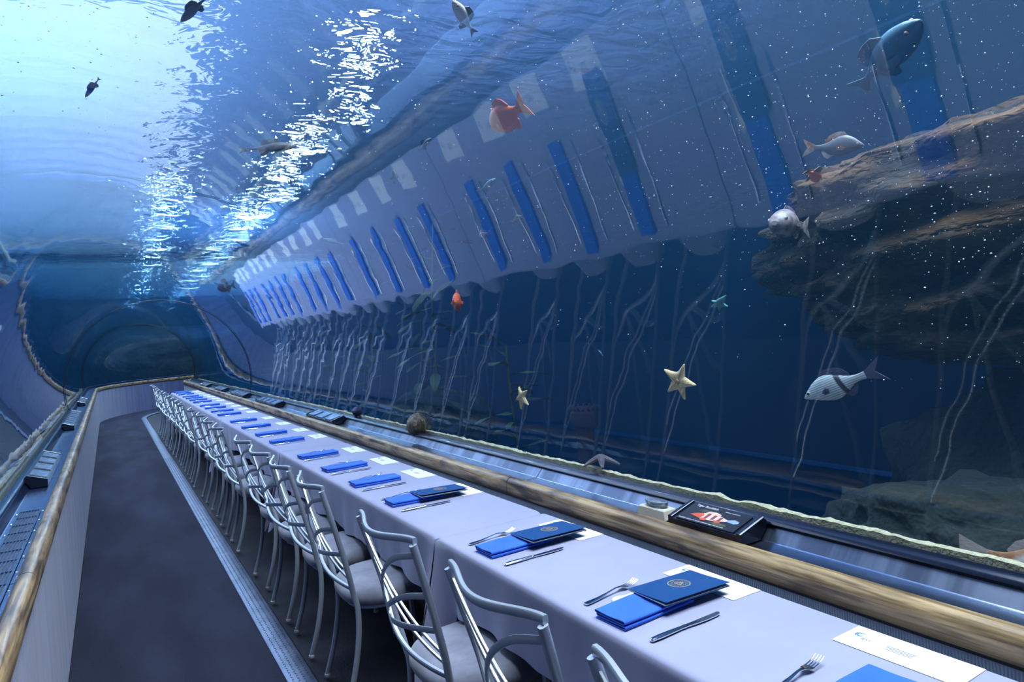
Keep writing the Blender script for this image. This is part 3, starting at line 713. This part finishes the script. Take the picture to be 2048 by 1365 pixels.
rock((4.25, .95, 1.80), (1.35, 1.95, .62), 3, 'huge brown layered rock overhanging at the right', sub=6, amp=.20, e=.80, strata=1.0)
rock((3.95, .75, .35), (.85, 1.55, .90), 8, 'dark rock wall below the brown overhang', 'rock_grey', amp=.25, e=.85)
rock((2.75, 1.25, .50), (.42, .62, .34), 5, 'low dark boulder behind the sand near the silver fish', 'rock_grey', sub=5, amp=.25)
rock((2.75, .15, .52), (.50, .62, .33), 11, 'low dark boulder behind the tail of the brown fish', 'rock_grey', sub=5, amp=.25)
rock((3.6, 8.2, .1), (.7, 1.3, .7), 21, 'dark rock at the foot of the kelp', 'rock_grey', sub=4)
rock((-2.3, 7.0, .55), (.75, 2.2, .75), 31, 'dark rock beyond the aisle ledge, nearest', 'rock_grey', sub=5, amp=.3)
rock((-2.6, 12.5, .7), (1.0, 3.0, 1.0), 37, 'large dark rock beyond the aisle ledge, farther', 'rock_grey', sub=5, amp=.3)
rock((.6, 25.6, .8), (3.6, 1.1, 1.7), 41, 'broad dark rock face seen through the end of the tunnel', 'rock_grey', sub=5, amp=.25)
rock((-3.4, 21.5, .8), (1.4, 2.2, 1.6), 43, 'dark rock behind the left corner of the bend', 'rock_grey', sub=5, amp=.3)

# ---- fish
pbr('garibaldi', (.95, .17, .035), .5, col2=(.85, .11, .025), scale=12)
pbr('garibaldi_fin', (.92, .14, .035), .5)
pbr('eye_black', (.005, .005, .006), .15); pbr('eye_ring', (.5, .5, .45), .3)
pbr('dark_blue_fish', (.03, .035, .10), .6); pbr('teal_fish', (.08, .24, .34), .5, col2=(.05, .14, .20), scale=6)
pbr('pale_fish', (.17, .19, .22), .45, col2=(.09, .11, .14), scale=9); pbr('grey_fin', (.05, .06, .12), .6)
pbr('brown_fish', (.30, .12, .04), .6, col2=(.55, .50, .47), scale=14, lo=.45, hi=.6); pbr('brown_fin', (.34, .28, .28), .6, col2=(.20, .15, .15), scale=30, stretch=(1, 1, 12))
pbr('mottled_fish', (.07, .05, .035), .7, col2=(.24, .19, .14), scale=34, stretch=(1, 1, .35), lo=.4, hi=.6)
pbr('pink_fish', (.17, .12, .14), .6, col2=(.40, .36, .35), scale=28, lo=.4, hi=.6)
m, nt, b, out = nodes('striped_perch')      # silver with rows of scales and one dark bar
tc = N(nt, 'ShaderNodeTexCoord'); wv = N(nt, 'ShaderNodeTexWave', Scale=42.0, Distortion=.8); wv.bands_direction = 'Z'; nt.links.new(tc.outputs['Object'], wv.inputs['Vector'])
cr = N(nt, 'ShaderNodeValToRGB'); cr.color_ramp.elements[0].color = (.25, .29, .32, 1); cr.color_ramp.elements[1].color = (.58, .64, .66, 1); cr.color_ramp.elements[1].position = .6; nt.links.new(wv.outputs['Fac'], cr.inputs[0])
sx = N(nt, 'ShaderNodeSeparateXYZ'); nt.links.new(tc.outputs['Object'], sx.inputs[0])
ma = N(nt, 'ShaderNodeMath', operation='MULTIPLY_ADD'); ma.inputs[1].default_value = .22; ma.inputs[2].default_value = -.004; nt.links.new(sx.outputs['Z'], ma.inputs[0])
sb = N(nt, 'ShaderNodeMath', operation='SUBTRACT'); nt.links.new(sx.outputs['X'], sb.inputs[0]); nt.links.new(ma.outputs[0], sb.inputs[1])
ab = N(nt, 'ShaderNodeMath', operation='ABSOLUTE'); nt.links.new(sb.outputs[0], ab.inputs[0])
lt = N(nt, 'ShaderNodeMapRange'); lt.inputs['From Min'].default_value = .006; lt.inputs['From Max'].default_value = .011; lt.inputs['To Min'].default_value = 1.0; lt.inputs['To Max'].default_value = 0.0; nt.links.new(ab.outputs[0], lt.inputs['Value'])
mxc = N(nt, 'ShaderNodeMix', data_type='RGBA'); nt.links.new(lt.outputs[0], mxc.inputs[0]); nt.links.new(cr.outputs[0], mxc.inputs[6]); mxc.inputs[7].default_value = (.035, .035, .06, 1)
nt.links.new(mxc.outputs[2], b.inputs['Base Color']); b.inputs['Roughness'].default_value = .35

PERCH = [(0, .005, .008, .006), (.03, .035, .030, .022), (.10, .085, .062, .045), (.20, .150, .10, .065), (.34, .205, .155, .080), (.46, .205, .185, .080), (.58, .165, .175, .066), (.70, .105, .125, .046), (.80, .065, .070, .028), (.90, .050, .048, .017), (1.0, .056, .056, .009)]
DEEP = [(0, .01, .01, .01), (.04, .06, .05, .04), (.12, .14, .10, .08), (.25, .22, .17, .11), (.42, .26, .23, .12), (.58, .25, .24, .10), (.72, .18, .19, .07), (.84, .10, .10, .04), (.93, .07, .07, .025), (1.0, .075, .075, .012)]
SLIM = [(0, .006, .006, .006), (.04, .03, .03, .025), (.14, .07, .065, .055), (.3, .10, .095, .075), (.5, .10, .10, .072), (.7, .068, .07, .045), (.85, .035, .036, .022), (.95, .022, .022, .012), (1.0, .026, .026, .008)]
FAT = [(0, .03, .05, .05), (.05, .10, .11, .11), (.15, .18, .17, .17), (.3, .24, .21, .20), (.48, .23, .20, .17), (.66, .16, .14, .11), (.82, .08, .08, .05), (1.0, .06, .06, .02)]
STOUT = [(0, .01, .01, .01), (.04, .045, .04, .03), (.14, .10, .09, .07), (.3, .145, .13, .10), (.48, .15, .14, .10), (.66, .11, .11, .07), (.82, .06, .06, .035), (.94, .032, .032, .015), (1.0, .035, .035, .008)]
def fin(name, pts, mat, parent, th=.0025, off=0.0):
    n = len(pts); mb = MB(); c = (sum(p[0] for p in pts)/n, sum(p[1] for p in pts)/n)
    vs = [(x, off-th*.3, z) for x, z in pts]+[(c[0], off-th, c[1])]+[(x, off+th*.3, z) for x, z in pts]+[(c[0], off+th, c[1])]
    fs = [(i, (i+1) % n, n) for i in range(n)]+[((i+1) % n+n+1, i+n+1, 2*n+1) for i in range(n)]+[(i, (i+1) % n, (i+1) % n+n+1, i+n+1) for i in range(n)]
    return mb.add(vs, fs).build(name, mat, parent, smooth=False)
def make_fish(head, tail, prof, mat, finmat, label, flip=False, fork=.35, tail_len=.22, roll=0.0, pect=True, lateral=None, dorsal=True, bodyfrac=.80, eye=.018, group='fish in the tank', curve=0.0):
    head, tail = Vector(head), Vector(tail); ax = head-tail; L = ax.length; ax.normalize()
    mid = (head+tail)/2
    lat = Vector(lateral) if lateral else (EYE-mid)
    lat = (lat-ax*lat.dot(ax)).normalized(); up = ax.cross(lat)
    if up.z < 0: up = -up
    if flip: up = -up
    lat = up.cross(ax)
    if roll: q = Matrix.Rotation(R(roll), 3, ax); up, lat = q @ up, q @ lat
    B = L*bodyfrac
    pp = [Vector(q) if len(q) == 4 else q for q in prof]; dense = []
    for i_ in range(len(pp)-1):
        a0, a1, a2, a3 = pp[max(i_-1, 0)], pp[i_], pp[i_+1], pp[min(i_+2, len(pp)-1)]
        for k_ in range(3):
            u_ = k_/3; q_ = .5*((2*a1)+(a2-a0)*u_+(2*a0-5*a1+4*a2-a3)*u_*u_+(3*a1-a0-3*a2+a3)*u_**3); q_[0] = a1[0]+(a2[0]-a1[0])*u_
            dense.append((q_[0], max(.003, q_[1]), max(.003, q_[2]), max(.003, q_[3])))
    prof = dense+[tuple(pp[-1])]
    def X(t): return L/2-t*B
    rings = []
    for t, hu, hd, w in prof:
        r = []
        for j in range(22):
            a = 2*math.pi*j/22; z = math.sin(a)*(hu if math.sin(a) > 0 else hd)*B; y = math.cos(a)*w*B
            r.append((X(t), y+curve*B*(t-.5)**2, z))
        rings.append(r)
    body = MB().rings(rings).build('fish', mat)
    body.matrix_world = Matrix(((ax.x, lat.x, up.x, mid.x), (ax.y, lat.y, up.y, mid.y), (ax.z, lat.z, up.z, mid.z), (0, 0, 0, 1)))
    tag(body, label, 'fish', group)
    tb = prof[-1][1]*B; T = tail_len*L; x1 = X(.985)
    yo = curve*B*.25
    fin('tail_fin', [(x1, tb*.9), (x1-T*.45, tb*1.9), (x1-T, tb*3.2), (x1-T*(1-fork*.5), tb*1.2), (x1-T*(1-fork), 0), (x1-T*(1-fork*.5), -tb*1.2), (x1-T, -tb*3.2), (x1-T*.45, -tb*1.9), (x1, -tb*.9)], finmat, body, .003*L/.2*.6, yo)
    def hu(t):
        for a, b_ in zip(prof, prof[1:]):
            if a[0] <= t <= b_[0]: k = (t-a[0])/(b_[0]-a[0]); return (a[1]+(b_[1]-a[1])*k)*B, (a[2]+(b_[2]-a[2])*k)*B, (a[3]+(b_[3]-a[3])*k)*B
    if dorsal:
        ts = [.32, .40, .50, .60, .70, .78]; hs = [0, .07, .085, .10, .10, .02]
        fin('dorsal_fin', [(X(t), hu(t)[0]-.006*B) for t in ts]+[(X(t)-.02*B, hu(t)[0]+h*B) for t, h in list(zip(ts, hs))[::-1]], finmat, body, .002*L/.2)
        ts = [.60, .68, .76, .82]; hs = [0, .09, .10, .03]
        fin('anal_fin', [(X(t), -hu(t)[1]+.006*B) for t in ts]+[(X(t)-.03*B, -hu(t)[1]-h*B) for t, h in list(zip(ts, hs))[::-1]], finmat, body, .002*L/.2)
    if pect:
        for s in (1, -1):
            w = hu(.34)[2]
            f = fin('pectoral_fin', [(0, .012*B), (-.10*B, .055*B), (-.17*B, .03*B), (-.15*B, -.03*B), (-.05*B, -.035*B)], finmat, body, .0015)
            f.location = (X(.33), s*w*.92, -.03*B); f.rotation_euler = (0, 0, R(-s*22))
    for s in (1, -1):
        w = hu(.12); r = eye*B
        e = MB().rings([[(X(.12)+math.cos(a)*r*k, s*(w[2]*.86+yy*r), w[0]*.38+math.sin(a)*r*k) for a in [2*math.pi*j/12 for j in range(12)]] for k, yy in ((1.15, -.3), (1.1, .35), (.8, .6), (.3, .8))]).build('eye', M['eye_ring'], body)
        MB().rings([[(X(.12)+math.cos(a)*r*k, s*(w[2]*.86+yy*r), w[0]*.38+math.sin(a)*r*k) for a in [2*math.pi*j/10 for j in range(10)]] for k, yy in ((.75, .5), (.6, .85), (.2, 1.0))]).build('pupil', M['eye_black'], e)
    return body
def ft(h, t, e1, e2): return glass(*h, e1), glass(*t, e2)
h, t = ft((1609, 797), (1764, 737), .35, .38)
make_fish(h, t, PERCH, M['striped_perch'], M['grey_fin'], 'silver fish with a dark bar and forked tail in front of the rocks', bodyfrac=.80, fork=.55, tail_len=.24, eye=.03)
h, t = ft((984, 257), (1052, 206), .45, .42)
make_fish(h, t, DEEP, M['garibaldi'], M['garibaldi_fin'], 'bright orange fish swimming high above the table', bodyfrac=.80, fork=.3)
p = glass(920, 603, .75)
make_fish(p+Vector((-.10, -.13, -.01)), p+Vector((.06, .12, .0)), DEEP, M['garibaldi'], M['garibaldi_fin'], 'small round orange fish turned toward the viewer', fork=.3, lateral=(1, -.5, 0))
h, t = ft((1842, 40), (1718, 176), .55, .75)
make_fish(h, t, STOUT, M['teal_fish'], M['teal_fish'], 'large blue-grey fish nosing up at the upper right', bodyfrac=.86, roll=20, tail_len=.16, fork=.2)
h, t = ft((1729, 291), (1606, 297), .62, .66)
make_fish(h, t, PERCH, M['pale_fish'], M['brown_fish'], 'dim grey fish with orange fins above the brown rock', fork=.4)
h, t = ft((1640, 360), (1612, 340), .85, .62)
make_fish(h, t, SLIM, M['garibaldi_fin'], M['brown_fish'], 'tiny red fish at the left tip of the brown rock')
p = glass(1561, 441, .72)
make_fish(p+Vector((-.075, -.03, -.015)), p+Vector((.21, .03, -.02)), FAT, M['pink_fish'], M['pink_fish'], 'pale pink fish facing out from the edge of the brown rock', lateral=(.2, 1, 0), eye=.03)
h, t = ft((2190, 1150), (1918, 1098), .20, .16)
make_fish(h, t, PERCH, M['brown_fish'], M['brown_fin'], 'brown and white fish with broad tail at the right edge', fork=.06, tail_len=.24, bodyfrac=.78)
p = glass(846, 858, .12)
make_fish(p+Vector((-.11, -.12, .06)), p+Vector((.12, .26, -.06)), FAT, M['mottled_fish'], M['mottled_fish'], 'mottled brown fish resting on the sand by the acrylic', lateral=(-1, .6, 0), fork=.1)
p = glass(720, 827, .14)
make_fish(p+Vector((-.07, -.08, .03)), p+Vector((.07, .12, -.02)), FAT, M['dark_blue_fish'], M['grey_fin'], 'dark fish low on the sand beside the three-plate sign', lateral=(-1, .6, 0), fork=.1)
h, t = ft((170, 195), (199, 156), .55, .60)
make_fish(h, t, SLIM, M['dark_blue_fish'], M['grey_fin'], 'dark silhouetted fish against the bright water overhead', pect=False, bodyfrac=.9, tail_len=.12)
h, t = ft((361, 44), (420, -12), .50, .50)
make_fish(h, t, SLIM, M['pale_fish'], M['grey_fin'], 'slim silver fish at the top edge on the left', pect=False)
h, t = ft((905, 2), (946, 63), .40, .45)
make_fish(h, t, SLIM, M['ink_white'], M['pale_fish'], 'slender white fish shining at the top edge of the water', pect=False, bodyfrac=.9)
h, t = ft((594, 292), (478, 300), .5, .5)
make_fish(h, t, SLIM, M['pale_fish'], M['pale_fish'], 'long silver fish just under the glittering surface', pect=False)
for (a, b_, e, lab, mt) in [((863, 277), (836, 303), .9, 'small teal fish between the white reflections overhead', 'teal_fish'), ((786, 340), (789, 368), 1.1, 'small teal fish head up below the white reflections', 'teal_fish'),
        ((992, 358), (955, 386), .9, 'teal fish under the bright orange fish', 'teal_fish'), ((958, 474), (982, 464), 1.0, 'tiny pale fish at the lower edge of the blue reflections', 'pale_fish'),
        ((1043, 432), (1022, 446), 1.0, 'tiny pale fish right of the lower blue reflections', 'pale_fish'), ((437, 578), (470, 570), 1.5, 'dark distant fish near the first joint ring', 'dark_blue_fish'),
        ((1196, 700), (1206, 712), 1.0, 'tiny blue fish in the dark water above the starfish', 'teal_fish'), ((645, 478), (690, 490), 1.3, 'dim grey fish among the far reflections', 'teal_fish')]:
    h, t = ft(a, b_, e, e); make_fish(h, t, SLIM if mt != 'pale_fish' else PERCH, M[mt], M[mt], lab)

# ---- starfish
pbr('starfish', (.80, .66, .38), .7, col2=(.72, .54, .28), scale=30, bump=.5, bscale=160); pbr('groove', (.42, .42, .24), .8); pbr('mouth', (.50, .36, .18), .8)
pbr('water_tinted_star', (.10, .32, .36), .8); pbr('grey_star', (.10, .09, .12), .8, col2=(.17, .15, .18), scale=30, bump=.4, bscale=120)  # tint of the water between is painted into the small teal star
def make_star(cpx, tips, label, mat='starfish', off=.045, th=.014, valley=.42):
    c = glass(*cpx, rad=TR+off+.004); nrm = Vector((TCX-c.x, 0, TCZ-c.z)).normalized()       # toward the tunnel
    ex = Vector((0, 1, 0)); ey = nrm.cross(ex)
    T = []
    for t in tips:
        d = ray(*t); k = (c-EYE).dot(nrm)/d.dot(nrm); q = EYE+d*k-c; T.append(Vector((q.dot(ex), q.dot(ey))))
    T.sort(key=lambda v: math.atan2(v.y, v.x)); n = len(T); out = []
    for i in range(n):
        a, b_ = T[i], T[(i+1) % n]; bis = (a.normalized()+b_.normalized()).normalized(); r = valley*(a.length+b_.length)/2
        perp = Vector((-a.y, a.x))
        out += [a*.45-perp*.20, a*.65-perp*.13, a*.86-perp*.065, a*.97-perp*.025, a*.97+perp*.025, a*.86+perp*.065, a*.65+perp*.13, a*.45+perp*.20, bis*r]
    m_ = len(out); vs = []
    for k, z in ((1.0, .002), (.97, th*.5), (.80, th*.85), (.45, th)): vs += [(p.x*k, p.y*k, z) for p in out]
    vs += [(0, 0, th*.8), (0, 0, 0)]; vs += [(p.x*.98, p.y*.98, 0) for p in out]
    fs = [(r*m_+i, r*m_+(i+1) % m_, (r+1)*m_+(i+1) % m_, (r+1)*m_+i) for r in range(3) for i in range(m_)]
    fs += [(3*m_+i, 3*m_+(i+1) % m_, 4*m_) for i in range(m_)]; b0 = 4*m_+2
    fs += [(b0+i, b0+(i+1) % m_, (i+1) % m_, i) for i in range(m_)]+[(b0+(i+1) % m_, b0+i, 4*m_+1) for i in range(m_)]
    o = MB().add(vs, fs).build('starfish', M[mat])
    o.matrix_world = Matrix(((ex.x, ey.x, nrm.x, c.x), (ex.y, ey.y, nrm.y, c.y), (ex.z, ey.z, nrm.z, c.z), (0, 0, 0, 1)))
    tag(o, label, 'starfish', 'starfish clinging to the acrylic')
    if mat == 'starfish':
        s = sum(t.length for t in T)/n
        for t in T: MB().tube([(t.x*k, t.y*k, th*(1.02 if k < .45 else 1.02-(k-.45)*.55)) for k in (.14, .3, .45, .6, .75, .88)], .030*s, .012*s, taper=[1, 1, .9, .8, .6, .3]).build('arm_groove', M['groove'], o)
        MB().lathe([(0, th*.7), (.13*s, th*.8), (.10*s, th*1.25), (.03*s, th*1.3), (0, th*1.1)], seg=10).build('mouth', M['mouth'], o)
make_star((1360, 761.5), [(1329, 738), (1370, 727.7), (1394, 771), (1371, 800.5), (1337, 784)], 'large cream five-armed starfish clinging to the acrylic')
make_star((1044, 793), [(1039, 773), (1055, 781), (1058.5, 811), (1043.5, 820), (1033, 800.5)], 'small cream starfish clinging to the acrylic, left of the large one')
make_star((1440, 607), [(1424, 601), (1453, 590), (1457, 613), (1440, 624), (1423, 614)], 'small teal starfish clinging to the acrylic above the large cream one', 'water_tinted_star', th=.008)
# starfish draped on the sand
c = glass(1203, 940, .07); c.z = .905
mb = MB()
for k in range(5):
    a = R(72*k+20); L = .085
    mb.tube([(math.cos(a)*L*t, math.sin(a)*L*t, .022*(1-t)**.8-.012*t) for t in (0, .25, .5, .75, 1)], .016, .012, taper=[1.2, 1.1, .9, .65, .3])
o = mb.build('starfish', M['grey_star']); o.location = c; tag(o, 'grey starfish draped over the sand at the foot of the acrylic', 'starfish')
# dull red anemone
c = Vector((4.4, 6.0, .62)); t = thing('anemone', c-Vector((0, 0, 1.0)), 'dull red sea anemone dim in the dark water', 'anemone'); pbr('dull_red', (.16, .03, .04), .8)
MB().lathe([(.10, -.56), (.09, .4), (.10, .75), (.15, .84), (.14, .96), (.08, 1.02), (0, 1.03)], seg=18).build('column', M['dull_red'], t)
for k in range(14): a = 2*math.pi*k/14; MB().tube([(.10*math.cos(a), .10*math.sin(a), .98), (.15*math.cos(a), .15*math.sin(a), 1.03), (.18*math.cos(a), .18*math.sin(a), 1.0)], .014, taper=[1, .8, .4]).build('tentacle', M['dull_red'], t)

# ---- kelp
pbr('kelp', (.07, .085, .03), .6, col2=(.035, .06, .035), scale=6)
def blade_mesh(L):
    rings = []
    for i in range(7):
        t = i/6; w = L*.13*math.sin(math.pi*min(1, t*.96+.04))**.7; x = L*t; z = -.30*L*t*t
        rings.append([(x, -w, z+.01*math.sin(t*9)), (x, 0, z+.003), (x, w, z-.01*math.sin(t*9)), (x, 0, z-.003)])
    return MB().rings(rings).mesh('blade', M['kelp'])
BLADES = [blade_mesh(l) for l in (.26, .34, .42)]
def kelp(x, y, h, label, seed):
    rr = random.Random(seed); t = thing('kelp', (x, y, ZB), label, 'kelp', 'kelp plants beyond the acrylic')
    def p(s): return Vector((.10*math.sin(s*1.6+seed), .12*math.sin(s*1.2+seed*2), s))
    MB().tube([p(h*i/16) for i in range(17)], .010).build('stem', M['kelp'], t)
    s = .5; k = 0
    while s < h:
        o = put('blade', BLADES[rr.randrange(3)], t); o.location = p(s); o.rotation_euler = (0, R(rr.uniform(-50, 15)), rr.uniform(0, 6.28)); s += .085; k += 1
kelp(3.0, 6.6, 3.6, 'nearest tall kelp beyond the right acrylic', 1); kelp(3.35, 7.7, 3.5, 'tall kelp just behind the nearest one', 2)
kelp(3.2, 9.3, 3.7, 'tall kelp in the middle of the far right water', 3); kelp(3.1, 11.4, 3.4, 'farthest tall kelp on the right', 4)
kelp(-1.9, 9.6, 3.5, 'dark kelp beyond the left acrylic', 5); kelp(-1.7, 13.5, 3.4, 'far dark kelp beyond the left acrylic', 6)
kelp(3.05, 5.2, 2.3, 'short kelp low behind the small cream starfish', 7)

# ---- drifting specks
pbr('speck', (.9, .92, .95), .5)
mb = MB(); rr = random.Random(5)
for i in range(3800):
    px = rr.uniform(-60, 2100); py = rr.uniform(-40, 520)**1.0
    if rr.random() < .25: py = rr.uniform(300, 900)
    if py > 600+.1*px: continue
    if px < 700 and py > 420: continue
    c = glass(px, py, rr.uniform(.07, .9)); r = rr.choice((.0007, .0008, .0010, .0012, .0014, .0024))*min(1.0, (c-EYE).length/2.2)
    sx_, sy_ = rr.uniform(.6, 1.6), rr.uniform(.6, 1.6)
    mb.add([(c.x+r*sx_, c.y, c.z), (c.x-r*sx_, c.y, c.z), (c.x, c.y+r*sy_, c.z), (c.x, c.y-r*sy_, c.z), (c.x, c.y, c.z+r), (c.x, c.y, c.z-r)], [(0, 2, 4), (2, 1, 4), (1, 3, 4), (3, 0, 4), (2, 0, 5), (1, 2, 5), (3, 1, 5), (0, 3, 5)])
o = mb.build('drifting_specks', M['speck'], smooth=False, fix=False); tag(o, 'tiny white specks drifting in the water', 'specks', kind='stuff')
